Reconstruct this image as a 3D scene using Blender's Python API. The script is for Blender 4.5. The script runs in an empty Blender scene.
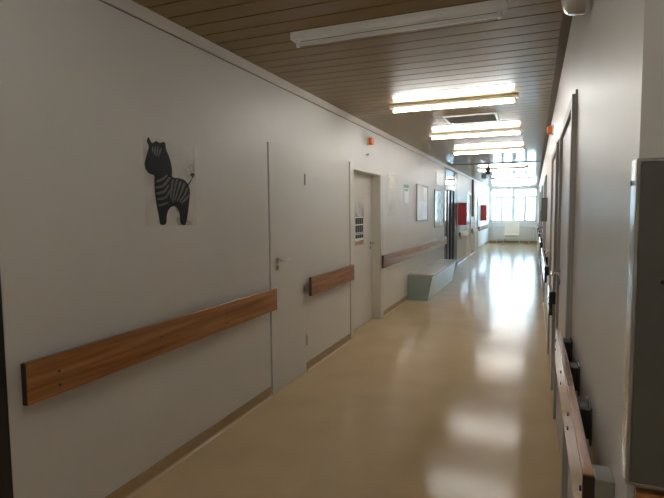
import bpy, bmesh, math, random
from mathutils import Vector, Matrix, noise
random.seed(7)
SC = bpy.context.scene
COL = SC.collection
PI = math.pi

# ------------------------------------------------------------------ materials
def new_mat(name):
    m = bpy.data.materials.new(name); m.use_nodes = True
    nt = m.node_tree
    return m, nt, nt.nodes['Principled BSDF'], nt.nodes['Material Output']

def plain(name, rgb, rough=0.5, metal=0.0, spec=0.5, var=0.0, scale=8.0, bump=0.0, bscale=60.0, stretch=(1, 1, 1), coat=0.0):
    m, nt, b, out = new_mat(name)
    b.inputs['Base Color'].default_value = (*rgb, 1)
    b.inputs['Roughness'].default_value = rough
    b.inputs['Metallic'].default_value = metal
    b.inputs['Specular IOR Level'].default_value = spec
    b.inputs['Coat Weight'].default_value = coat
    b.inputs['Coat Roughness'].default_value = 0.12
    tc = nt.nodes.new('ShaderNodeTexCoord'); mp = nt.nodes.new('ShaderNodeMapping')
    mp.inputs['Scale'].default_value = stretch
    nt.links.new(tc.outputs['Object'], mp.inputs['Vector'])
    if var > 0:
        n = nt.nodes.new('ShaderNodeTexNoise'); n.inputs['Scale'].default_value = scale; n.inputs['Detail'].default_value = 5
        nt.links.new(mp.outputs['Vector'], n.inputs['Vector'])
        r = nt.nodes.new('ShaderNodeValToRGB')
        r.color_ramp.elements[0].position = 0.3; r.color_ramp.elements[1].position = 0.7
        r.color_ramp.elements[0].color = (*[max(0, c*(1-var)) for c in rgb], 1)
        r.color_ramp.elements[1].color = (*[min(1, c*(1+var)) for c in rgb], 1)
        nt.links.new(n.outputs['Fac'], r.inputs['Fac']); nt.links.new(r.outputs['Color'], b.inputs['Base Color'])
    if bump > 0:
        n2 = nt.nodes.new('ShaderNodeTexNoise'); n2.inputs['Scale'].default_value = bscale; n2.inputs['Detail'].default_value = 3
        nt.links.new(mp.outputs['Vector'], n2.inputs['Vector'])
        bp = nt.nodes.new('ShaderNodeBump'); bp.inputs['Strength'].default_value = bump; bp.inputs['Distance'].default_value = 0.01
        nt.links.new(n2.outputs['Fac'], bp.inputs['Height']); nt.links.new(bp.outputs['Normal'], b.inputs['Normal'])
    return m

def wood(name, dark, light, rough=0.3, axis=1):
    m, nt, b, out = new_mat(name)
    tc = nt.nodes.new('ShaderNodeTexCoord'); mp = nt.nodes.new('ShaderNodeMapping')
    s = [9, 9, 16]; s[axis] = 0.6
    mp.inputs['Scale'].default_value = s
    nt.links.new(tc.outputs['Object'], mp.inputs['Vector'])
    n = nt.nodes.new('ShaderNodeTexNoise'); n.inputs['Scale'].default_value = 1.6; n.inputs['Detail'].default_value = 6; n.inputs['Roughness'].default_value = 0.6
    nt.links.new(mp.outputs['Vector'], n.inputs['Vector'])
    r = nt.nodes.new('ShaderNodeValToRGB')
    r.color_ramp.elements[0].position = 0.32; r.color_ramp.elements[0].color = (*dark, 1)
    r.color_ramp.elements[1].position = 0.66; r.color_ramp.elements[1].color = (*light, 1)
    nt.links.new(n.outputs['Fac'], r.inputs['Fac']); nt.links.new(r.outputs['Color'], b.inputs['Base Color'])
    b.inputs['Roughness'].default_value = rough
    b.inputs['Coat Weight'].default_value = 0.75; b.inputs['Coat Roughness'].default_value = 0.1
    return m

def emit(name, rgb, s):
    m, nt, b, out = new_mat(name)
    b.inputs['Base Color'].default_value = (*rgb, 1)
    b.inputs['Emission Color'].default_value = (*rgb, 1)
    b.inputs['Emission Strength'].default_value = s
    return m

def glass(name, tint=(1, 1, 1), refl=0.06, rough=0.02):
    m = bpy.data.materials.new(name); m.use_nodes = True
    nt = m.node_tree; nt.nodes.remove(nt.nodes['Principled BSDF'])
    out = nt.nodes['Material Output']
    t = nt.nodes.new('ShaderNodeBsdfTransparent'); t.inputs['Color'].default_value = (*tint, 1)
    g = nt.nodes.new('ShaderNodeBsdfGlossy'); g.inputs['Roughness'].default_value = rough
    f = nt.nodes.new('ShaderNodeFresnel'); f.inputs['IOR'].default_value = 1.45
    mx = nt.nodes.new('ShaderNodeMixShader')
    nt.links.new(f.outputs['Fac'], mx.inputs['Fac']); nt.links.new(t.outputs[0], mx.inputs[1]); nt.links.new(g.outputs[0], mx.inputs[2])
    nt.links.new(mx.outputs[0], out.inputs['Surface'])
    return m

WALL = plain('wall_paint', (0.66, 0.645, 0.615), 0.45, var=0.035, scale=1.4, bump=0.06, bscale=5.0)
DOORP = plain('door_paint', (0.66, 0.645, 0.615), 0.45, var=0.02, scale=2.0)
WHITEP = plain('white_paint', (0.82, 0.82, 0.80), 0.35, var=0.02, scale=3)
FRAMEP = plain('frame_paint', (0.62, 0.59, 0.54), 0.38, var=0.02, scale=3)
FLOOR = plain('vinyl_floor', (0.57, 0.435, 0.26), 0.15, spec=0.17, var=0.06, scale=2.2, bump=0.03, bscale=8)
BASE = plain('vinyl_skirting', (0.40, 0.285, 0.16), 0.35, var=0.08, scale=6)
BASEL = plain('skirting_lip', (0.55, 0.43, 0.27), 0.3, var=0.05, scale=6)
SLAT = plain('ceiling_slats', (0.26, 0.165, 0.040), 0.40, spec=0.32, var=0.06, scale=3, stretch=(0.5, 6, 1), coat=0.27)
SLAT.node_tree.nodes['Principled BSDF'].inputs['Coat Roughness'].default_value = 0.06
GROOVE = plain('slat_grooves', (0.03, 0.022, 0.014), 0.8, var=0.1)
FRAMEG = plain('right_door_frame', (0.38, 0.365, 0.34), 0.45, var=0.02, scale=3)  # darker and greyer than the left door frames
CROWN = plain('crown_paint', (0.66, 0.63, 0.58), 0.4, var=0.02)
GREYTRIM = plain('grey_trim', (0.24, 0.20, 0.16), 0.8, spec=0.2, var=0.05)
WOOD = wood('varnished_wood', (0.20, 0.066, 0.016), (0.47, 0.19, 0.048), 0.22)
ENDW = wood('rail_end_grain', (0.02, 0.009, 0.004), (0.045, 0.02, 0.009), 0.6, 0)
ENDW.node_tree.nodes['Principled BSDF'].inputs['Coat Weight'].default_value = 0
STEEL = plain('bracket_steel', (0.30, 0.30, 0.27), 0.4, 0.6, var=0.1, scale=15)
DSTEEL = plain('dark_bracket', (0.05, 0.048, 0.042), 0.5, 0.3, var=0.1, scale=15)
BOLT = plain('bolt_head', (0.05, 0.04, 0.035), 0.35, 0.7, var=0.1)
CHROME = plain('satin_metal', (0.62, 0.61, 0.58), 0.25, 0.9, var=0.05)
DARKM = plain('dark_metal', (0.022, 0.020, 0.019), 0.4, 0.2, var=0.15, scale=5)
BLACK = plain('black_plastic', (0.02, 0.02, 0.02), 0.4, var=0.1)
CABF = plain('cabinet_paint', (0.125, 0.122, 0.105), 0.4, 0.2, var=0.10, scale=4, bump=0.03, bscale=30)
CABS = plain('cabinet_steel', (0.50, 0.50, 0.48), 0.22, 0.85, var=0.08, scale=3)
LAMPB = plain('lamp_enamel', (0.82, 0.81, 0.77), 0.3, var=0.03)
TUBEOFF = plain('tube_unlit', (0.78, 0.78, 0.75), 0.2, var=0.02)
TUBEON = emit('tube_lit', (1.0, 0.985, 0.95), 15.5)
TUBEFILL = emit('tube_added_fill', (1.0, 0.985, 0.95), 9.3)  # emission of the out-of-view battens added for fill light
ORANGE = plain('orange_plastic', (0.80, 0.16, 0.02), 0.3, var=0.05)
ORANGE.node_tree.nodes['Principled BSDF'].inputs['Emission Color'].default_value = (1, .22, .03, 1)
RED = plain('red_enamel', (0.46, 0.045, 0.05), 0.35, var=0.06)
BENCH = plain('bench_paint', (0.285, 0.36, 0.345), 0.3, var=0.05, scale=4)
BENCHT = plain('bench_top_laminate', (0.45, 0.45, 0.42), 0.25, var=0.05, scale=4)
PAPER = plain('paper', (0.88, 0.88, 0.86), 0.4, var=0.02)
GLOSSW = plain('board_enamel', (0.80, 0.81, 0.79), 0.12, var=0.02, scale=2)
ALU = plain('aluminium_frame', (0.40, 0.39, 0.37), 0.4, 0.5, var=0.05)
PICREFL = plain('picture_painted_reflection', (0.55, 0.60, 0.56), 0.04, spec=0.8, var=0.55, scale=9)  # pale green mottling paints the trees reflected in the glass
GREEN = plain('green_print', (0.05, 0.30, 0.14), 0.4, var=0.05)
PHOTO = plain('photo_print', (0.03, 0.032, 0.045), 0.6, spec=0.2, var=0.6, scale=22)
LILAC = plain('lilac_print', (0.40, 0.38, 0.44), 0.4, var=0.3, scale=30)
ORPR = plain('orange_print', (0.45, 0.20, 0.10), 0.4, var=0.2, scale=60)
ZBLK = plain('zebra_black', (0.010, 0.010, 0.010), 0.5, spec=0.15, var=0.2, scale=20)
ZSTR = plain('zebra_stripe', (0.15, 0.145, 0.13), 0.5, spec=0.2, var=0.05)
FABRIC = plain('cream_vinyl', (0.60, 0.53, 0.43), 0.5, var=0.05, scale=10)
RADI = plain('radiator_enamel', (0.72, 0.72, 0.70), 0.3, var=0.02)
GRILLE = plain('vent_grille', (0.20, 0.19, 0.17), 0.5, 0.2, var=0.1)
MAUVE = plain('speaker_grey', (0.22, 0.20, 0.23), 0.5, var=0.08)
GBOX = plain('dispenser_grey', (0.13, 0.125, 0.12), 0.4, var=0.08)
DOME = plain('dome_plastic', (0.55, 0.53, 0.49), 0.3, var=0.02)
GLASS = glass('window_glass', (0.93, 0.97, 0.97))
TINT = glass('darkened_door_glass', (0.05, 0.055, 0.06))  # near-black tint stands for the dark interior behind the doors
FILM = None
LEAF = plain('leaf', (0.13, 0.22, 0.07), 0.5, var=0.35, scale=4)
BARK = plain('bark', (0.12, 0.085, 0.055), 0.8, var=0.3, scale=12)
GRASS = plain('lawn', (0.14, 0.20, 0.07), 0.8, var=0.3, scale=3)

def film_mat():
    m, nt, b, out = new_mat('laminate_painted_glare')
    b.inputs['Base Color'].default_value = (0.92, 0.91, 0.90, 1); b.inputs['Roughness'].default_value = 0.18
    t = nt.nodes.new('ShaderNodeBsdfTransparent'); mx = nt.nodes.new('ShaderNodeMixShader')
    n = nt.nodes.new('ShaderNodeTexNoise'); n.inputs['Scale'].default_value = 5
    tc = nt.nodes.new('ShaderNodeTexCoord'); nt.links.new(tc.outputs['Object'], n.inputs['Vector'])
    mr = nt.nodes.new('ShaderNodeMapRange'); mr.inputs['From Min'].default_value = 0.42; mr.inputs['From Max'].default_value = 0.75; mr.inputs['To Min'].default_value = 0.06; mr.inputs['To Max'].default_value = 0.4  # milky noise patches put glare into the film
    nt.links.new(n.outputs['Fac'], mr.inputs['Value']); nt.links.new(mr.outputs[0], mx.inputs['Fac'])
    nt.links.new(t.outputs[0], mx.inputs[1]); nt.links.new(b.outputs[0], mx.inputs[2]); nt.links.new(mx.outputs[0], out.inputs['Surface'])
    return m
FILM = film_mat()

# ------------------------------------------------------------------ geometry helpers
class MB:
    def __init__(s): s.bm = bmesh.new()
    def box(s, a, b, bev=0.0, seg=2):
        x0, y0, z0 = a; x1, y1, z1 = b
        v = [s.bm.verts.new(p) for p in ((x0,y0,z0),(x1,y0,z0),(x1,y1,z0),(x0,y1,z0),(x0,y0,z1),(x1,y0,z1),(x1,y1,z1),(x0,y1,z1))]
        fs = [s.bm.faces.new([v[i] for i in q]) for q in ((3,2,1,0),(4,5,6,7),(0,1,5,4),(1,2,6,5),(2,3,7,6),(3,0,4,7))]
        if bev > 0:
            es = list({e for f in fs for e in f.edges})
            bmesh.ops.bevel(s.bm, geom=es, offset=bev, segments=seg, profile=0.6, affect='EDGES')
        return s
    def cyl(s, p, q, r, n=16, r2=None):
        p, q = Vector(p), Vector(q); d = q - p
        m = Matrix.Translation((p+q)/2) @ d.to_track_quat('Z', 'Y').to_matrix().to_4x4()
        bmesh.ops.create_cone(s.bm, cap_ends=True, segments=n, radius1=r, radius2=r if r2 is None else r2, depth=d.length, matrix=m)
        return s
    def tube(s, pts, r, n=10):
        pts = [Vector(p) for p in pts]; rings = []
        for i, p in enumerate(pts):
            d = (pts[min(i+1, len(pts)-1)] - pts[max(i-1, 0)]).normalized()
            u = d.cross(Vector((0,0,1))) if abs(d.z) < .9 else d.cross(Vector((1,0,0)))
            u.normalize(); w = d.cross(u)
            rings.append([s.bm.verts.new(p + r*(math.cos(2*PI*k/n)*u + math.sin(2*PI*k/n)*w)) for k in range(n)])
        for a, b in zip(rings, rings[1:]):
            for k in range(n): s.bm.faces.new((a[k], a[(k+1)%n], b[(k+1)%n], b[k]))
        s.bm.faces.new(rings[0][::-1]); s.bm.faces.new(rings[-1])
        return s
    def prism(s, pts, d):
        """polygon pts (3-D) extruded by vector d"""
        d = Vector(d)
        a = [s.bm.verts.new(p) for p in pts]; b = [s.bm.verts.new(Vector(p)+d) for p in pts]
        n = len(pts)
        s.bm.faces.new(a); s.bm.faces.new(b[::-1])
        for i in range(n): s.bm.faces.new((a[i], b[i], b[(i+1)%n], a[(i+1)%n]))
        return s
    def build(s, name, mat, parent=None, loc=(0,0,0), smooth=False):
        bmesh.ops.recalc_face_normals(s.bm, faces=s.bm.faces[:])
        me = bpy.data.meshes.new(name)
        if smooth:
            for f in s.bm.faces: f.smooth = True
        s.bm.to_mesh(me); s.bm.free()
        if smooth and hasattr(me, 'set_sharp_from_angle'): me.set_sharp_from_angle(angle=math.radians(40))
        me.materials.append(mat)
        o = bpy.data.objects.new(name, me); COL.objects.link(o)
        o.location = loc
        if parent: o.parent = parent
        return o

def thing(name, label, cat, loc=(0,0,0), rz=0, group=None):
    o = bpy.data.objects.new(name, None); COL.objects.link(o)
    o.empty_display_size = 0.1
    o.location = loc; o.rotation_euler = (0,0,rz); o['label'] = label; o['category'] = cat
    if group: o['group'] = group
    return o
def tag(o, label, cat, group=None, kind=None):
    o['label'] = label; o['category'] = cat
    if group: o['group'] = group
    if kind: o['kind'] = kind
    return o
def struct(o): o['kind'] = 'structure'; return o
def dup(root, loc, label, rz=None, group=None):
    r = root.copy(); COL.objects.link(r); r.location = loc; r['label'] = label
    if rz is not None: r.rotation_euler = (0,0,rz)
    if group: r['group'] = group
    for ch in list(root.children):
        c = ch.copy(); COL.objects.link(c); c.parent = r
        for g in list(ch.children):
            d = g.copy(); COL.objects.link(d); d.parent = c
    return r

XL, XR, H = -1.965, 0.18, 2.60
YB, YE = -7.0, 24.5          # back and window end of the corridor
YC = 1.09                    # corner where the right wall starts
DH = 2.05

# ------------------------------------------------------------------ shell
f = MB(); f.box((XL-0.17, YB, -0.15), (1.0, YE+0.3, 0)); f.box((-4.3, 0.0, -0.15), (XL-0.17, 3.0, 0)); struct(f.build('floor', FLOOR))

# slatted ceiling: shallow-curved slats running across, dark grooves between
PITCH = 0.156
pc = MB(); bm = pc.bm
y = YB; NS = 3
while y < YE + 0.05:
    prof = [(y+0.004, 0.016), (y+0.0055, 0.010)]
    for k in range(NS+1):
        t = k/NS
        prof.append((y+0.0056+t*(PITCH-0.0112), 0.00006*(2*t-1)**2))
    prof += [(y+PITCH-0.0055, 0.010), (y+PITCH-0.004, 0.016)]
    x0, x1 = XL, 0.95 if y < YC else XR
    a = [bm.verts.new((x0, yy, H+zz)) for yy, zz in prof]; b = [bm.verts.new((x1, yy, H+zz)) for yy, zz in prof]
    for i in range(len(prof)-1):
        fc = bm.faces.new((a[i], a[i+1], b[i+1], b[i]))
        fc.smooth = False
    y += PITCH
for fc in bm.faces: fc.normal_update()
me = bpy.data.meshes.new('ceiling'); bm.to_mesh(me); bm.free(); me.materials.append(SLAT)
me.flip_normals() if me.polygons[4].normal.z > 0 else None
ceil = bpy.data.objects.new('ceiling', me); COL.objects.link(ceil); struct(ceil)
g = MB(); g.box((XL-.16, YB, H+0.012), (1.0, YE+0.3, H+0.15)); g.box((-4.3, -.1, H+0.012), (XL-.16, 3.1, H+0.15)); g.build('groove_backing', GROOVE, ceil)

def wall_x(name, x0, x1, y0, y1, z0, z1, holes, mat):
    """wall slab between x0 and x1 running along Y with rectangular holes (ya, yb, za, zb)"""
    m = MB()
    ys = sorted({y0, y1, *[h[0] for h in holes], *[h[1] for h in holes]})
    for a, b in zip(ys, ys[1:]):
        c = (a+b)/2
        hs = sorted([h for h in holes if h[0] < c < h[1]], key=lambda h: h[2])
        z = z0
        for h in hs:
            if h[2] > z + 1e-4: m.box((x0, a, z), (x1, b, h[2]))
            z = h[3]
        if z < z1 - 1e-4: m.box((x0, a, z), (x1, b, z1))
    bmesh.ops.remove_doubles(m.bm, verts=m.bm.verts[:], dist=1e-5)
    # drop the inner faces shared by two boxes
    seen = {}
    for fc in m.bm.faces:
        c = fc.calc_center_median(); k = (round(c.x,4), round(c.y,4), round(c.z,4)); seen.setdefault(k, []).append(fc)
    kill = [fc for v in seen.values() if len(v) > 1 for fc in v]
    bmesh.ops.delete(m.bm, geom=kill, context='FACES')
    return struct(m.build(name, mat))

LH = [(0.40, 1.34, 0, 2.12), (3.515, 4.197, 0, 2.057), (5.47, 6.70, 0, DH), (12.0, 14.1, 0, 2.56),
      (16.3, 17.3, 0, DH), (18.5, 19.5, 0, DH)]
wall_x('wall_left', XL-0.16, XL, YB, YE, 0, H+0.012, LH, WALL)
RD = [(2.66, 3.90), (4.45, 5.66), (8.75, 9.95), (12.4, 13.6), (16.6, 17.8)]
wall_x('wall_right', XR, XR+0.16, YC, YE, 0, H+0.012, [(a+.06, b-.06, 0, DH-0.05) for a, b in RD] + [(20.6, 23.9, 1.0, 2.5)], WALL)
m = MB(); m.box((XR+0.16, YC, 0), (1.0, YC+0.12, H+0.012)); struct(m.build('wall_return', WALL))
m = MB(); m.box((0.9, YB, 0), (1.0, YC, H+0.012)); struct(m.build('wall_side', WALL))
m = MB(); m.box((XL, YB-0.1, 0), (1.0, YB, H+0.012)); struct(m.build('wall_back', WALL))
# side room behind the first doorway, its unlit darkness put into near-black walls
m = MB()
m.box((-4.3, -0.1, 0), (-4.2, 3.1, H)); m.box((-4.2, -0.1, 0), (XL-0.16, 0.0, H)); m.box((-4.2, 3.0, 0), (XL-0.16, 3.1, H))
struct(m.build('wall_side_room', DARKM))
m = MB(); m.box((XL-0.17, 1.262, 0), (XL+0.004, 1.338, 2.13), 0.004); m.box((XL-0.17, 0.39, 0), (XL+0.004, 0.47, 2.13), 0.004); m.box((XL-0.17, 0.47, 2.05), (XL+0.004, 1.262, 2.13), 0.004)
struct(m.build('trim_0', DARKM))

# crown moulding, right ceiling trim
m = MB(); m.prism([(XL, YB, 2.532), (XL+0.012, YB, 2.532), (XL+0.014, YB, 2.536), (XL+0.014, YB, H+.004), (XL, YB, H+.004)], (0, YE-YB, 0))
struct(m.build('trim_1', CROWN))
m = MB(); m.box((XL, YB, 2.526), (XL+0.004, YE, 2.532)); struct(m.build('trim_2', GREYTRIM))
m = MB(); m.box((XR-.055, YC, 2.588), (XR, YE, H+.004)); struct(m.build('trim_3', GREYTRIM))

# skirting with a lighter coved lip
def skirting(name, x, sgn, spans, h=0.085):
    m = MB(); l = MB()
    for a, b in spans:
        m.prism([(x, a, h), (x+sgn*0.004, a, h), (x+sgn*0.005, a, 0.018), (x, a, 0.018)], (0, b-a, 0))
        l.prism([(x, a, 0.018), (x+sgn*0.005, a, 0.018), (x+sgn*0.008, a, 0.008), (x+sgn*0.018, a, 0.0015), (x, a, 0.0015)], (0, b-a, 0))
    o = struct(m.build(name, BASE)); l.build('skirting_lip', BASEL, o)
    return o
skirting('baseboard_left', XL, 1, [(1.345, 3.505), (4.20, 5.41), (6.77, 11.95), (14.15, 16.24), (17.36, 18.44), (19.56, YE)])
skirting('baseboard_right', XR, -1, [(YC+.01, 2.64), (3.92, 4.43), (5.68, 8.73), (9.97, 12.38), (13.62, 16.58), (17.82, YE)])
m = MB(); m.prism([(XL+.02, YE, 0.09), (XL+.02, YE-0.006, 0.09), (XL+.02, YE-0.012, 0.0015), (XL+.02, YE, 0.0015)], (XR-XL-.04, 0, 0)); struct(m.build('baseboard_far', BASE))

# ------------------------------------------------------------------ far window wall
WZ0, WZ1, WX0, WX1 = 0.95, 2.50, XL+0.06, XR-0.06
m = MB()
m.box((XL-0.16, YE, 0), (XR+0.16, YE+0.25, WZ0)); m.box((XL-0.16, YE, WZ1), (XR+0.16, YE+0.25, H+.012))
m.box((XL-0.16, YE, WZ0), (WX0, YE+0.25, WZ1)); m.box((WX1, YE, WZ0), (XR+0.16, YE+0.25, WZ1))
struct(m.build('wall_far', WHITEP))
wy = YE+0.08
win = MB()
win.box((WX0, wy, WZ0), (WX1, wy+.07, WZ0+.06)).box((WX0, wy, WZ1-.06), (WX1, wy+.07, WZ1)).box((WX0, wy, WZ0), (WX0+.06, wy+.07, WZ1)).box((WX1-.06, wy, WZ0), (WX1, wy+.07, WZ1))
xm = (WX0+WX1)/2
win.box((xm-.06, wy-.01, WZ0), (xm+.06, wy+.07, WZ1)).box((WX0, wy-.005, 2.05), (WX1, wy+.07, 2.15))
wo = struct(win.build('window_1', WHITEP))
for x0, x1 in ((WX0+.06, xm-.06), (xm+.06, WX1-.06)):
    xc = (x0+x1)/2
    s = MB(); s.box((xc-.055, wy-.004, WZ0+.06), (xc+.055, wy+.066, 2.05))
    for q in (x0, x1-.03): s.box((q, wy, WZ0+.06), (q+.03, wy+.06, 2.05))
    s.box((x0, wy, WZ0+.06), (x1, wy+.06, WZ0+.10)); s.build('window_sash', WHITEP, wo)
    p = MB(); p.box((x0, wy+.03, WZ0+.06), (x1, wy+.034, WZ1-.06)); p.build('pane', GLASS, wo)
s = MB(); s.box((WX0-.03, YE-.10, WZ0-.03), (WX1+.03, YE+.08, WZ0), .008); s.build('window_sill', WHITEP, wo)

# side window added in the right wall to brighten the far end
win = MB(); xa, xb = XR+.05, XR+.11
win.box((xa, 20.6, 1.0), (xb, 23.9, 1.06)).box((xa, 20.6, 2.44), (xb, 23.9, 2.5)).box((xa, 20.6, 1.0), (xb, 20.66, 2.5)).box((xa, 23.84, 1.0), (xb, 23.9, 2.5)).box((xa-.005, 22.2, 1.0), (xb, 22.3, 2.5)).box((xa-.003, 20.6, 2.05), (xb, 23.9, 2.13))
w3 = struct(win.build('window_added', WHITEP))
p = MB(); p.box((xa+.025, 20.65, 1.05), (xa+.029, 23.85, 2.45)); p.build('pane', GLASS, w3)

# ------------------------------------------------------------------ doors
def lever(parent, x, y, z, sgn, dirn, name='handle'):
    """lever handle on a wall facing sgn*X, lever pointing dirn along Y; key escutcheon below"""
    m = MB(); m.cyl((x, y, z), (x+sgn*.012, y, z), .024, 20); m.cyl((x, y, z), (x+sgn*.05, y, z), .010, 14)
    m.tube([(x+sgn*.048, y-dirn*.008, z), (x+sgn*.055, y+dirn*.03, z+.002), (x+sgn*.055, y+dirn*.10, z+.0), (x+sgn*.050, y+dirn*.118, z-.002)], .010, 12)
    h = m.build(name, CHROME, parent, smooth=True)
    k = MB(); k.cyl((x, y, z-.062), (x+sgn*.008, y, z-.062), .021, 18); k.box((x+sgn*.008, y-.003, z-.075), (x+sgn*.0085, y+.003, z-.052))
    k.build('keyhole', STEEL, parent, smooth=True)
    return h

# door_1: flush narrow cupboard door, dark gap on its hinge-free edge
d = MB(); d.box((XL-.035, 3.540, 0.006), (XL+.0015, 4.196, 2.0565), .001); d1 = struct(d.build('door_1', DOORP))
b = MB(); b.box((XL-.12, 3.515, 0), (XL-.06, 4.20, 2.065)); b.build('backing', DARKM, d1)
lever(d1, XL+.004, 3.64, 1.105, 1, 1)
for z in (1.80, .30):
    h = MB(); h.cyl((XL+.007, 4.203, z-.05), (XL+.007, 4.203, z+.05), .007, 10); h.build('hinge', DOORP, d1, smooth=True)

# door_2: recessed door in a steel frame
d = MB(); d.box((XL-.155, 5.53, 0.005), (XL-.115, 6.64, DH-.055), .003); d2 = struct(d.build('door_2', DOORP))
fr = MB()
fr.box((XL-.16, 5.41, 0), (XL+.012, 5.54, DH-.055), .004).box((XL-.16, 6.63, 0), (XL+.012, 6.77, DH-.055), .004).box((XL-.16, 5.41, DH-.06), (XL+.012, 6.77, DH+.02), .004)
fr.build('door_frame', FRAMEP, d2)
lever(d2, XL-.115, 6.55, 1.07, 1, -1)
b = MB(); b.box((XL-.165, 5.47, 0), (XL-.158, 6.70, DH)); b.build('backing', DARKM, d2)

# white doors further down the left wall
for n, (a, b_) in ((3, (16.3, 17.3)), (4, (18.5, 19.5))):
    d = MB(); d.box((XL-.07, a+.05, 0.005), (XL-.02, b_-.05, DH-.05), .003); o = struct(d.build('door_%d' % n, WHITEP))
    fr = MB(); fr.box((XL-.14, a-.06, 0), (XL+.015, a+.05, DH-.05), .003).box((XL-.14, b_-.05, 0), (XL+.015, b_+.06, DH-.05), .003).box((XL-.14, a-.06, DH-.05), (XL+.015, b_+.06, DH+.03), .003)
    fr.build('door_frame', WHITEP, o); lever(o, XL-.02, b_-.13, 1.07, 1, -1)
    b = MB(); b.box((XL-.155, a, 0), (XL-.145, b_, DH)); b.build('backing', DARKM, o)

# doors of the right wall
for n, (a, b_) in enumerate(RD, 5):
    d = MB(); d.box((XR-.006, a+.07, 0.005), (XR+.04, b_-.07, DH-.06), .003); o = struct(d.build('door_%d' % n, DOORP))
    fr = MB()
    fr.box((XR-.024, a, 0), (XR+.10, a+.07, DH-.06), .003).box((XR-.024, b_-.07, 0), (XR+.10, b_, DH-.06), .003).box((XR-.024, a, DH-.06), (XR+.10, b_, DH-.005), .003)
    fr.box((XR-.010, a-.012, 0), (XR, a, DH+.012)).box((XR-.010, b_, 0), (XR, b_+.012, DH+.012)).box((XR-.010, a, DH-.005), (XR, b_, DH+.012))
    fr.build('door_frame', FRAMEG, o)
    lever(o, XR-.006, b_-.16, 1.07, -1, -1)
    b = MB(); b.box((XR+.12, a+.06, 0), (XR+.13, b_-.06, DH-.05)); b.build('backing', DARKM, o)

# glazed side entrance on the left: dark metal frame, transom light over dark glass doors
ga, gb = 12.0, 14.1
fr = MB()
for a, b_ in ((ga, ga+.07), (13.50, gb)): fr.box((XL-.13, a, 0), (XL+.004, b_, 2.56), .002)
fr.box((XL-.13, ga, 2.50), (XL+.004, gb, 2.56)).box((XL-.13, ga, 0), (XL+.004, gb, .12))
for a in (12.55, 13.0): fr.box((XL-.05, a, .12), (XL+.002, a+.10, 2.02), .002)
g2 = struct(fr.build('window_2', DARKM))
s = MB(); s.box((XL-.14, ga, 2.02), (XL+.02, 13.55, 2.10), .005); s.build('transom_bar', WHITEP, g2)
p = MB(); p.box((XL-.012, ga+.07, 2.10), (XL-.006, 13.50, 2.50)); p.build('transom_pane', GLASS, g2)
for a, b_ in ((ga+.07, 12.55), (12.65, 13.0), (13.10, 13.50)):
    p = MB(); p.box((XL-.03, a, .12), (XL-.024, b_, 2.02)); p.build('door_pane', TINT, g2)
for a in (12.52, 13.13): 
    p = MB(); p.box((XL-.02, a, .12), (XL+.006, a+.03, 2.02), .002); p.build('door_stile', CHROME, g2)
s = MB(); s.tube([(XL+.02, 13.30, .95), (XL+.06, 13.30, .97), (XL+.06, 13.30, 1.27), (XL+.02, 13.30, 1.29)], .012); s.build('handle', CHROME, g2, smooth=True)

# dropped dark bulkhead across the ceiling past the glazed entrance
m = MB(); m.box((XL+.02, 12.3, 2.588), (XR-.03, 12.36, H+.01), .002); struct(m.build('trim_4', GREYTRIM))

# ------------------------------------------------------------------ handrails
def handrail(label, y0, y1, side, bolts, brackets, near_plate=False):
    sg = 1 if side == 'L' else -1
    xw = XL if side == 'L' else XR
    L = y1-y0
    t = thing('handrail', label, 'handrail', (xw, y0, 0.72), 0, 'wooden handrails along the corridor walls')
    m = MB(); m.box((min(sg*.040, sg*.066), 0.004, 0), (max(sg*.040, sg*.066), L-0.004, .178), .005, 3); m.build('rail_board', WOOD, t)
    for a, b in ((0, .0045), (L-.0045, L)):
        m = MB(); m.box((min(sg*.041, sg*.065), a, .002), (max(sg*.041, sg*.065), b, .176)); m.build('end_cap', ENDW, t)
    for yy in brackets:
        m = MB()
        m.box((min(0.0005*sg, sg*.006), yy-.055, .045), (max(0.0005*sg, sg*.006), yy+.055, .165 if side == 'R' else .160), .002)
        m.box((min(sg*.0055, sg*.0405), yy-.040, .06), (max(sg*.0055, sg*.0405), yy+.040, .155 if side == 'R' else .145), .003)
        m.build('bracket', DSTEEL, t)
    for yy in bolts:
        for zz in ((.075, .122) if side == 'R' else (.040, .100)):
            m = MB(); m.cyl((sg*.0655, yy, zz), (sg*.0685, yy, zz), .0075, 12, .006); m.build('bolt', BOLT, t, smooth=True)
    return t
handrail('long orange-brown wooden handrail under the zebra poster', 1.372, 3.518, 'L', (.155, .80, 1.44), (.24, 1.02, 1.9))
handrail('short wooden handrail between the flush door and the recessed door', 4.19, 5.385, 'L', (.15, 1.05), (.15, 1.05))
handrail('near half of the glossy handrail above the grey-green bench', 6.59, 8.95, 'L', (.2, 1.2, 2.2), (.2, 1.2, 2.2))
handrail('far half of the glossy handrail above the bench, ending at the glazed entrance', 8.953, 11.95, 'L', (.2, 1.4, 2.8), (.2, 1.4, 2.8))
handrail('short handrail stub below the nearer red cabinet on left wall', 14.35, 16.2, 'L', (.2, 1.6), (.2, 1.6))
handrail('handrail stub between the two white doors far down left wall', 17.42, 18.4, 'L', (.15, .85), (.15, .85))
handrail('handrail on the left wall closest to the far window', 19.6, 23.6, 'L', (.2, 2, 3.8), (.2, 2, 3.8))
r1 = handrail('wooden handrail on the right wall beside the grey metal cabinet', 1.23, 2.77, 'R', (.045, .51, .965, 1.50), (.52, .97, 1.38))
m = MB(); m.box((-.0405, .0, .020), (-.0005, .075, .172), .003); m.build('end_bracket', STEEL, r1)
handrail('stub handrail between the first and second doors of the right wall', 3.99, 4.36, 'R', (.08, .28), (.18,))
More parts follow.
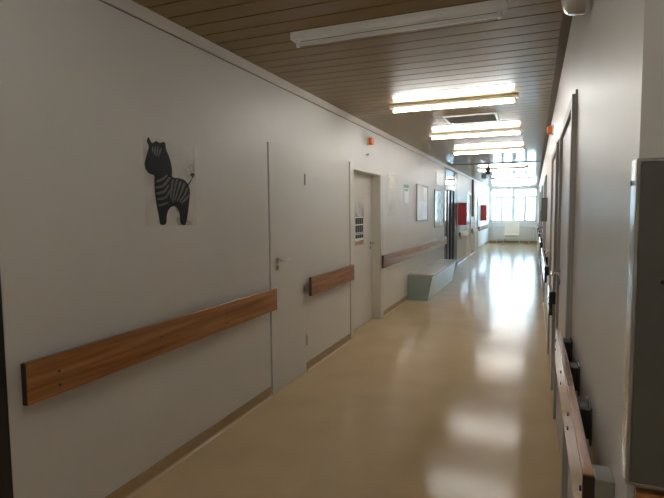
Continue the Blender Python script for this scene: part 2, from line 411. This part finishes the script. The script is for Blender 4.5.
handrail('third handrail from the camera on right wall, below the dark grey box', 5.78, 8.6, 'R', (.2, 1.4, 2.6), (.2, 1.4, 2.6))
handrail('fourth handrail from the camera on the right wall', 10.1, 12.25, 'R', (.2, 1.9), (.2, 1.9))
handrail('fifth handrail from the camera on the right wall', 13.75, 16.45, 'R', (.2, 2.5), (.2, 2.5))
handrail('handrail on the right wall closest to the far window', 17.95, 23.6, 'R', (.2, 3, 5.4), (.2, 3, 5.4))

# ------------------------------------------------------------------ fluorescent lights
def fixture(label, lit, loc, fill=False):
    t = thing('ceiling_light', label, 'ceiling light', loc, 0, 'fluorescent battens across the ceiling')
    w = .62
    m = MB(); m.prism([(-w, -.035, 0), (-w, -.035, -.020), (-w, -.022, -.042), (-w, .022, -.042), (-w, .035, -.020), (-w, .035, 0)], (2*w, 0, 0)); m.build('lamp_body', LAMPB, t)
    for sx in (-1, 1):
        e = MB(); e.box((min(sx*w, sx*(w+.006)), -.037, -.045), (max(sx*w, sx*(w+.006)), .037, 0), .002)
        e.build('end_cap', LAMPB, t)
        e = MB(); e.box((min(sx*.582, sx*.600), -.014, -.085), (max(sx*.582, sx*.600), .014, -.042), .004); e.build('lamp_holder', LAMPB, t)
    for yy in (0,):
        e = MB(); e.cyl((-.582, yy, -.068), (.582, yy, -.068), .0135, 16); e.build('tube', TUBEFILL if fill else TUBEON if lit else TUBEOFF, t, smooth=True)
    return t
FX = -.782
fixture('unlit white fluorescent batten nearest the camera', False, (FX, 2.87, H))
l0 = fixture('lit fluorescent batten just before the ceiling vent', True, (FX, 5.13, H))
for yy, lb in ((7.25, 'lit fluorescent batten just beyond the ceiling vent'), (9.40, 'second lit batten beyond the ceiling vent, before the ceiling joint'),
               (13.72, 'first lit batten past the ceiling joint strip'), (18.05, 'second lit batten past the ceiling joint strip'), (22.3, 'lit batten closest to the far window')):
    dup(l0, (FX, yy, H), lb)
l1 = fixture('dimmer batten added overhead out of view to brighten the near walls', True, (FX, .72, H), True)  # unseen battens added overhead and behind the camera to lift near brightness
for yy, lb in ((-1.43, 'dimmer batten added behind the camera as fill light, nearest one'), (-3.58, 'dimmer batten added behind the camera as fill light, second one'), (-5.73, 'dimmer batten added behind the camera as fill light, farthest one')): dup(l1, (FX, yy, H), lb)

# ceiling vent
v = thing('ceiling_vent', 'dark rectangular ceiling vent with pale frame between two lit battens', 'air vent', (-.715, 6.25, H))
m = MB()
m.box((-.30, -.25, -.014), (.30, -.225, .0)).box((-.30, .225, -.014), (.30, .25, .0)).box((-.30, -.225, -.014), (-.275, .225, .0)).box((.275, -.225, -.014), (.30, .225, .0))
m.build('frame', LAMPB, v)
m = MB(); m.box((-.275, -.225, -.004), (.275, .225, 0)); m.build('backing', BLACK, v)
m = MB()
for k in range(14):
    yy = -.21+k*.032
    m.prism([(-.275, yy, -.004), (-.275, yy+.004, -.004), (-.275, yy+.018, -.013), (-.275, yy+.014, -.013)], (.55, 0, 0))
m.build('grille', GRILLE, v)

# ------------------------------------------------------------------ call lamps
def call_lamp(label, x, y, z, sg):
    t = thing('call_lamp', label, 'signal lamp', (x, y, z))
    m = MB(); m.box((min(-.002*sg, sg*.014), -.05, -.05), (max(-.002*sg, sg*.014), .05, .05), .004); m.build('base', LAMPB, t)
    m = MB(); m.box((min(sg*.014, sg*.065), -.042, -.042), (max(sg*.014, sg*.065), .042, .042), .010, 3); m.build('lens', ORANGE, t)
call_lamp('small orange call lamp above the recessed left door', XL, 6.12, 2.385, 1)
call_lamp('small orange call lamp high on the right wall near the ceiling', XR, 6.05, 2.37, -1)
m = MB(); m.cyl((XL, 6.03, 2.205), (XL+.03, 6.03, 2.205), .005, 10); m.cyl((XL+.03, 6.03, 2.20), (XL+.03, 6.03, 2.225), .005, 10)
tag(m.build('wall_hook', STEEL), 'tiny metal hook on left wall above the recessed door', 'hook')

# round dome fixed high on the right wall
t = thing('wall_dome', 'round pale dome fitting high on the right wall, cut by the top edge', 'wall lamp', (XR, 2.07, 2.36))
m = MB(); m.cyl((0, 0, 0), (-.018, 0, 0), .10, 40); m.build('base', GREYTRIM, t, smooth=True)
m = MB(); pr = [(.022, .148), (.055, .150), (.074, .146), (.088, .136), (.097, .118), (.102, .09), (.105, .05), (.106, 0.0001)]
rings = [[m.bm.verts.new((-px, r*math.cos(2*PI*k/48), r*math.sin(2*PI*k/48))) for k in range(48)] for px, r in pr]
for a, b in zip(rings, rings[1:]):
    for k in range(48): m.bm.faces.new((a[k], a[(k+1)%48], b[(k+1)%48], b[k]))
m.bm.faces.new(rings[0][::-1]); m.bm.faces.new(rings[-1])
m.build('cover', DOME, t, smooth=True)

# ------------------------------------------------------------------ zebra poster
def ypoly(pts, x, d, o):
    n = len(pts); sm = []
    for i in range(n):                                   # Catmull-Rom rounding of the outline
        p0, p1, p2, p3 = [Vector(pts[(i+k) % n]) for k in (-1, 0, 1, 2)]
        for t in (0, .33, .67):
            sm.append(.5*((2*p1) + (p2-p0)*t + (2*p0-5*p1+4*p2-p3)*t*t + (3*p1-p0-3*p2+p3)*t**3))
    return [(x, a-o[0], b-o[1]) for a, b in sm], (d, 0, 0)
zo = (2.37, 1.67)
z = thing('zebra_poster', 'clear laminated sheet with a black striped cartoon zebra on left wall', 'poster', (XL, zo[0], zo[1]))
m = MB(); m.box((-.001, -.215, -.243), (.0016, .225, .250)); m.build('sheet', FILM, z)
BODY = [(2.197,1.915),(2.183,1.893),(2.196,1.868),(2.187,1.839),(2.169,1.798),(2.160,1.765),(2.169,1.736),(2.196,1.717),(2.231,1.710),(2.230,1.678),(2.232,1.618),(2.242,1.551),(2.257,1.483),(2.264,1.442),(2.284,1.434),(2.310,1.438),(2.319,1.455),(2.323,1.489),(2.343,1.524),(2.382,1.541),(2.419,1.527),(2.435,1.495),(2.441,1.441),(2.468,1.428),(2.491,1.437),(2.512,1.495),(2.529,1.569),(2.539,1.635),(2.520,1.678),(2.481,1.702),(2.428,1.708),(2.381,1.712),(2.381,1.751),(2.373,1.789),(2.358,1.829),(2.335,1.866),(2.331,1.898),(2.313,1.905),(2.283,1.896),(2.254,1.902),(2.221,1.888)]
m = MB(); m.prism(*ypoly(BODY, .0018, .0008, zo)); zb = m.build('zebra_body', ZBLK, z)
bpts = [(2.523,1.677),(2.547,1.699),(2.562,1.72),(2.544,1.734),(2.561,1.747),(2.584,1.747),(2.588,1.732),(2.571,1.718),(2.551,1.693),(2.531,1.671)]
m = MB(); m.prism(*ypoly(bpts, .0018, .0008, zo)); m.build('tail', ZBLK, zb, (0, 0, 0))
ST = [[(2.222,1.866),(2.23,1.867),(2.228,1.833),(2.219,1.845)],[(2.243,1.871),(2.251,1.872),(2.245,1.824),(2.235,1.831)],[(2.266,1.871),(2.274,1.869),(2.26,1.825),(2.252,1.824)],[(2.287,1.866),(2.295,1.861),(2.273,1.821),(2.266,1.82)],
[(2.247,1.685),(2.287,1.697),(2.328,1.72),(2.34,1.715),(2.298,1.688),(2.25,1.672)],[(2.242,1.651),(2.295,1.663),(2.348,1.705),(2.364,1.703),(2.309,1.653),(2.243,1.638)],[(2.248,1.618),(2.304,1.631),(2.338,1.663),(2.35,1.66),(2.313,1.618),(2.249,1.605)],[(2.254,1.585),(2.312,1.596),(2.351,1.635),(2.361,1.63),(2.321,1.585),(2.257,1.574)],
[(2.376,1.692),(2.393,1.696),(2.373,1.622),(2.362,1.58),(2.355,1.594),(2.361,1.636)],[(2.41,1.694),(2.428,1.695),(2.398,1.623),(2.383,1.566),(2.375,1.58),(2.386,1.63)],[(2.445,1.689),(2.462,1.685),(2.428,1.624),(2.4,1.574),(2.397,1.588),(2.42,1.638)],[(2.48,1.681),(2.495,1.674),(2.461,1.618),(2.421,1.57),(2.418,1.581),(2.45,1.628)],[(2.51,1.656),(2.521,1.646),(2.489,1.604),(2.443,1.567),(2.442,1.579),(2.481,1.614)],[(2.526,1.613),(2.528,1.598),(2.488,1.571),(2.456,1.559),(2.461,1.57)],[(2.256,1.551),(2.3,1.558),(2.333,1.568),(2.337,1.56),(2.299,1.546),(2.259,1.54)]]
for s in ST:
    m = MB(); m.prism(*ypoly(s, .0026, .0003, zo)); m.build('stripe', ZSTR, zb)

# ------------------------------------------------------------------ notices on the left wall
# sheet on the recessed door
DX = XL-.115
t = thing('door_notice', 'white notice with rows of photos taped to the recessed left door', 'notice', (DX, 6.09, 1.385))
m = MB(); m.box((.0005, -.175, -.315), (.0012, .185, .31)); m.build('sheet', FILM, t)
m = MB(); m.box((.0012, -.165, -.255), (.0018, .165, .045)); m.build('paper', PAPER, t)
for a, b in ((-.045, .035), (-.15, -.06), (-.225, -.18)):
    m = MB()
    for k in range(4): m.box((.0018, -.155+k*.079, a), (.0022, -.083+k*.079, b))
    m.build('photo_row', PHOTO, t)
m = MB(); m.box((.0018, -.155, -.175), (.0022, .155, -.155)); m.build('caption_line', LILAC, t)
m = MB(); m.box((.0012, -.17, -.30), (.002, .15, -.27)); m.build('orange_line', ORPR, t)
# tall glossy strip
m = MB(); m.box((XL-.001, 7.06, 1.43), (XL+.0025, 7.44, 2.05)); tag(m.build('laminated_sheet', FILM), 'tall clear laminated sheet on left wall right of the recessed door', 'notice')
# green/white sign
t = thing('wall_sign', 'small white sign with green top on the left wall', 'sign', (XL, 8.16, 1.78))
m = MB(); m.box((.0005, -.16, -.15), (.004, .16, .10)); m.build('panel', PAPER, t)
m = MB(); m.box((.0005, -.16, .10), (.0045, .16, .155)); m.build('green_band', GREEN, t)
m = MB(); m.box((.004, -.12, .05), (.0048, .12, .085)); m.build('green_line', GREEN, t)
# whiteboard
def board(name, label, cat, y0, y1, z0, z1, mat, fm):
    t = thing(name, label, cat, (XL, (y0+y1)/2, (z0+z1)/2)); w, h = (y1-y0)/2, (z1-z0)/2
    m = MB(); m.box((.0005, -w, -h), (.014, w, h)); m.build('panel', mat, t)
    m = MB(); m.box((.0005, -w-.018, -h-.018), (.022, -w, h+.018), .003).box((.0005, w, -h-.018), (.022, w+.018, h+.018), .003).box((.0005, -w, -h-.018), (.022, w, -h), .003).box((.0005, -w, h), (.022, w, h+.018), .003)
    m.build('frame', fm, t); return t
wb = board('whiteboard', 'white enamel board with grey frame between the green sign and framed picture', 'whiteboard', 8.93, 9.88, 1.34, 1.97, GLOSSW, ALU)
m = MB(); m.box((.0142, .06, .02), (.015, .44, .29)); m.build('paper', PAPER, wb)
board('framed_picture', 'glass-fronted framed picture next to the glazed entrance', 'picture', 10.68, 11.78, 1.16, 1.94, PICREFL, ALU)
m = MB(); m.box((XL+.0005, 10.86, 2.07), (XL+.012, 11.72, 2.34), .003); tag(m.build('wall_plaque', PAPER), 'plain white plaque above the framed picture on left wall', 'sign')

# ------------------------------------------------------------------ bench
t = thing('bench', 'long grey-green box bench against the left wall', 'bench', (XL, 8.24, 0))
Lb = 2.72
m = MB(); m.prism([(.008, 0, .0), (.345, 0, .0), (.425, 0, .415), (.008, 0, .415)], (0, Lb, 0)); m.build('box_body', BENCH, t)
m = MB(); m.box((.012, -.02, .415), (.445, Lb+.02, .447), .006); m.build('seat_top', BENCHT, t)

# ------------------------------------------------------------------ red hose cabinets
def red_cab(label, y):
    t = thing('hose_cabinet', label, 'fire cabinet', (XL, y, 1.41))
    m = MB(); m.box((-.002, 0, -.31), (.225, .55, .31), .008); m.build('cabinet_body', RED, t)
    m = MB(); m.box((.225, .02, -.29), (.235, .53, .29), .003); o = m.build('door', RED, t)
    m = MB(); m.box((.235, .06, -.04), (.25, .10, .04), .003); m.build('handle', CHROME, o)
red_cab('red fire-hose cabinet on left wall just past the glazed entrance', 14.25)
red_cab('smaller-looking red fire-hose cabinet on left wall nearer the window', 20.6)
m = MB(); m.box((XL-.002, 17.50, 1.3), (XL+.05, 17.78, 2.545), .004); tag(m.build('cable_cover', GREYTRIM), 'narrow dark vertical panel on far left wall reaching the ceiling', 'panel')

# hanging speaker and grey box under the ceiling
t = thing('ceiling_speaker', 'small dark speaker hanging from the ceiling past the bulkhead', 'speaker', (-1.05, 12.75, H))
m = MB(); m.cyl((0,0,0), (0,0,-.08), .02, 12); m.build('stem', BLACK, t, smooth=True)
m = MB(); m.box((-.06, -.05, -.235), (.05, .06, -.08), .012); m.build('speaker_body', BLACK, t)
m = MB(); m.box((-.16, -.06, -.33), (-.04, .05, -.20), .02); m.build('horn', MAUVE, t)

# dispenser box on the right wall
t = thing('dispenser', 'dark grey wall box sticking out from the right wall', 'dispenser', (XR, 8.0, 1.50))
m = MB(); m.box((-.085, 0, -.17), (.002, .22, .18), .006); m.build('cabinet_body', GBOX, t)
m = MB(); m.box((-.09, .01, -.165), (-.085, .21, .0), .002); m.build('front_flap', GBOX, t)
t = thing('towel_ring', 'small metal ring hanging on right wall below the dark grey box', 'ring', (XR, 10.02, 1.12))
m = MB(); m.cyl((0,0,.06), (-.05,0,.06), .012, 12); m.build('base', STEEL, t, smooth=True)
m = MB(); m.tube([(-.05+.048*math.sin(a), 0, .0+.06*math.cos(a)) for a in [2*PI*k/24 for k in range(25)]], .009, 8); m.build('ring', CHROME, t, smooth=True)

# ------------------------------------------------------------------ grey cabinet at the right edge
t = thing('metal_cabinet', 'grey metal cabinet on the right wall corner, cut by the right edge', 'electrical cabinet', (.168, 1.04, .988))
m = MB(); m.box((0, .004, 0), (.52, .049, .602), .0015); m.build('cabinet_body', CABS, t)
m = MB(); m.box((.0075, -.001, .006), (.512, .004, .596), .001); m.build('door', CABF, t)
m = MB(); m.box((0, -.0015, 0), (.0065, .004, .602), .001).box((.0065, -.0015, .5965), (.52, .004, .602)).box((.0065, -.0015, 0), (.52, .004, .0055)); m.build('front_frame', CABS, t)
m = MB(); m.cyl((-.0005, .036, .560), (-.003, .036, .560), .005, 14); m.build('screw', BOLT, t, smooth=True)
m = MB(); m.cyl((.046, -.001, .382), (.046, -.005, .382), .004, 14); m.build('lock', BOLT, t, smooth=True)
# wooden rail piece fixed below it on the return wall
t = thing('wall_rail', 'reddish wooden rail end just under the grey metal cabinet', 'rail', (.185, 1.085, .818))
m = MB(); m.box((0, -.05, 0), (.6, -.025, .158), .005, 3); m.build('rail_board', WOOD, t)
m = MB(); m.box((.1, -.025, .03), (.18, .004, .13), .002); m.build('bracket', DSTEEL, t)

# ------------------------------------------------------------------ far end: radiator and chair
t = thing('radiator', 'white ribbed radiator under the far window', 'radiator', (xm, YE-.10, .14))
m = MB(); m.box((-.88, -.012, .02), (.88, .0, .63), .004).box((-.88, -.03, .60), (.88, .03, .64), .006).box((-.88, -.03, .0), (.88, .03, .04), .006); m.build('panel', RADI, t)
for k in range(20):
    xx = -.84+k*.0884
    m = MB(); m.box((xx-.018, -.04, .02), (xx+.018, -.012, .62), .006); m.build('fin', RADI, t)
for sx in (-.7, .7):
    m = MB(); m.box((sx-.02, 0, -.14), (sx+.02, .03, .02), .003); m.build('foot', RADI, t)
m = MB(); m.tube([(.88, .0, .55), (.94, .0, .55), (.95, .0, .52), (.95, .0, -.14)], .012); m.cyl((.89, 0, .55), (.93, 0, .55), .025, 14); m.build('pipe', CHROME, t, smooth=True)

t = thing('armchair', 'cream padded chair with pale metal legs before the far window', 'chair', (-.90, 23.05, 0))
m = MB(); m.box((-.30, -.02, .36), (.30, .52, .46), .03, 3); m.build('seat', FABRIC, t, smooth=True)
b = MB(); q = [(-.33, .50, .42), (.33, .50, .42), (.27, .66, 1.0), (-.27, .66, 1.0)]
b.prism(q, (0, .07, .015)); bmesh.ops.bevel(b.bm, geom=b.bm.edges[:], offset=.025, segments=3, affect='EDGES'); b.build('backrest', FABRIC, t, smooth=True)
for sx in (-1, 1):
    for yy, y2 in ((.0, -.02), (.5, .56)):
        m = MB(); m.tube([(sx*.31, yy, .40), (sx*.325, y2, .012)], .013); m.cyl((sx*.325, y2, 0), (sx*.325, y2, .014), .017, 12); m.build('leg', CHROME, t, smooth=True)
m = MB(); m.tube([(-.325, -.03, .36), (.325, -.03, .36)], .014); m.tube([(-.325, .53, .36), (.325, .53, .36)], .014); m.build('seat_frame', CHROME, t, smooth=True)

# ------------------------------------------------------------------ outdoors beyond the glazed entrance and window
m = MB(); m.box((-40, -5, -.35), (-3.4, 40, -.2)); struct(m.build('ground', GRASS))
def tree(label, x, y, h, r, seed):
    random.seed(seed)
    t = thing('tree', label, 'tree', (x, y, -.2), 0, 'trees outside the glazed entrance')
    m = MB(); m.cyl((0,0,0), (0.1,0,h*.6), .14, 10, .08); m.build('trunk', BARK, t, smooth=True)
    m = MB(); bm = m.bm
    for _ in range(1500):
        d = Vector((random.gauss(0,1), random.gauss(0,1), random.gauss(0,1))).normalized() * (random.random()**.4) * r
        c = Vector((d.x, d.y, h*.62 + d.z*1.1)); s = random.uniform(.08, .16)
        u = Vector((random.gauss(0,1), random.gauss(0,1), random.gauss(0,1))).normalized(); w = u.orthogonal().normalized()
        bm.faces.new([bm.verts.new(c+u*s), bm.verts.new(c+w*s*.5), bm.verts.new(c-u*s), bm.verts.new(c-w*s*.5)])
    m.build('foliage', LEAF, t)
tree('green tree outside beyond the transom glass, nearer one', -4.9, 33, 5.0, 1.7, 3)
tree('green tree outside beyond the transom glass, farther one', -7.5, 37, 7.0, 2.4, 4)

# ------------------------------------------------------------------ daylight
w = bpy.data.worlds.new('sky'); SC.world = w; w.use_nodes = True
nt = w.node_tree; bg = nt.nodes['Background']
tc = nt.nodes.new('ShaderNodeTexCoord'); sep = nt.nodes.new('ShaderNodeSeparateXYZ'); rp = nt.nodes.new('ShaderNodeValToRGB')
nt.links.new(tc.outputs['Generated'], sep.inputs[0]); nt.links.new(sep.outputs['Z'], rp.inputs['Fac'])
rp.color_ramp.elements[0].position = 0.0; rp.color_ramp.elements[0].color = (.60, .81, 1, 1)
rp.color_ramp.elements[1].position = 0.7; rp.color_ramp.elements[1].color = (.45, .70, 1, 1)
nt.links.new(rp.outputs['Color'], bg.inputs['Color']); bg.inputs['Strength'].default_value = 4.2

# ------------------------------------------------------------------ camera
yaw, pitch, roll = [math.radians(a) for a in (21.99, -4.25, -.516)]
fw = Vector((-math.sin(yaw)*math.cos(pitch), math.cos(yaw)*math.cos(pitch), math.sin(pitch)))
rt = Vector((math.cos(yaw), math.sin(yaw), 0)); up = rt.cross(fw)
r2 = math.cos(roll)*rt + math.sin(roll)*up; u2 = -math.sin(roll)*rt + math.cos(roll)*up
cam = bpy.data.cameras.new('camera'); cam.sensor_width = 36; cam.lens = 500/664*36; cam.clip_start = .02; cam.clip_end = 200
co = bpy.data.objects.new('camera', cam); COL.objects.link(co)
M = Matrix((r2, u2, -fw)).transposed().to_4x4(); M.translation = (0, 0, 1.5)
co.matrix_world = M
SC.camera = co

SC.view_settings.view_transform = 'Standard'; SC.view_settings.look = 'None'
SC.view_settings.gamma = 1; SC.view_settings.use_curve_mapping = False
SC.view_settings.exposure = 2.0
SC.cycles.max_bounces = 14; SC.cycles.diffuse_bounces = 8; SC.cycles.glossy_bounces = 6; SC.cycles.transparent_max_bounces = 12
SC.cycles.caustics_reflective = True
SC.cycles.use_denoising = True
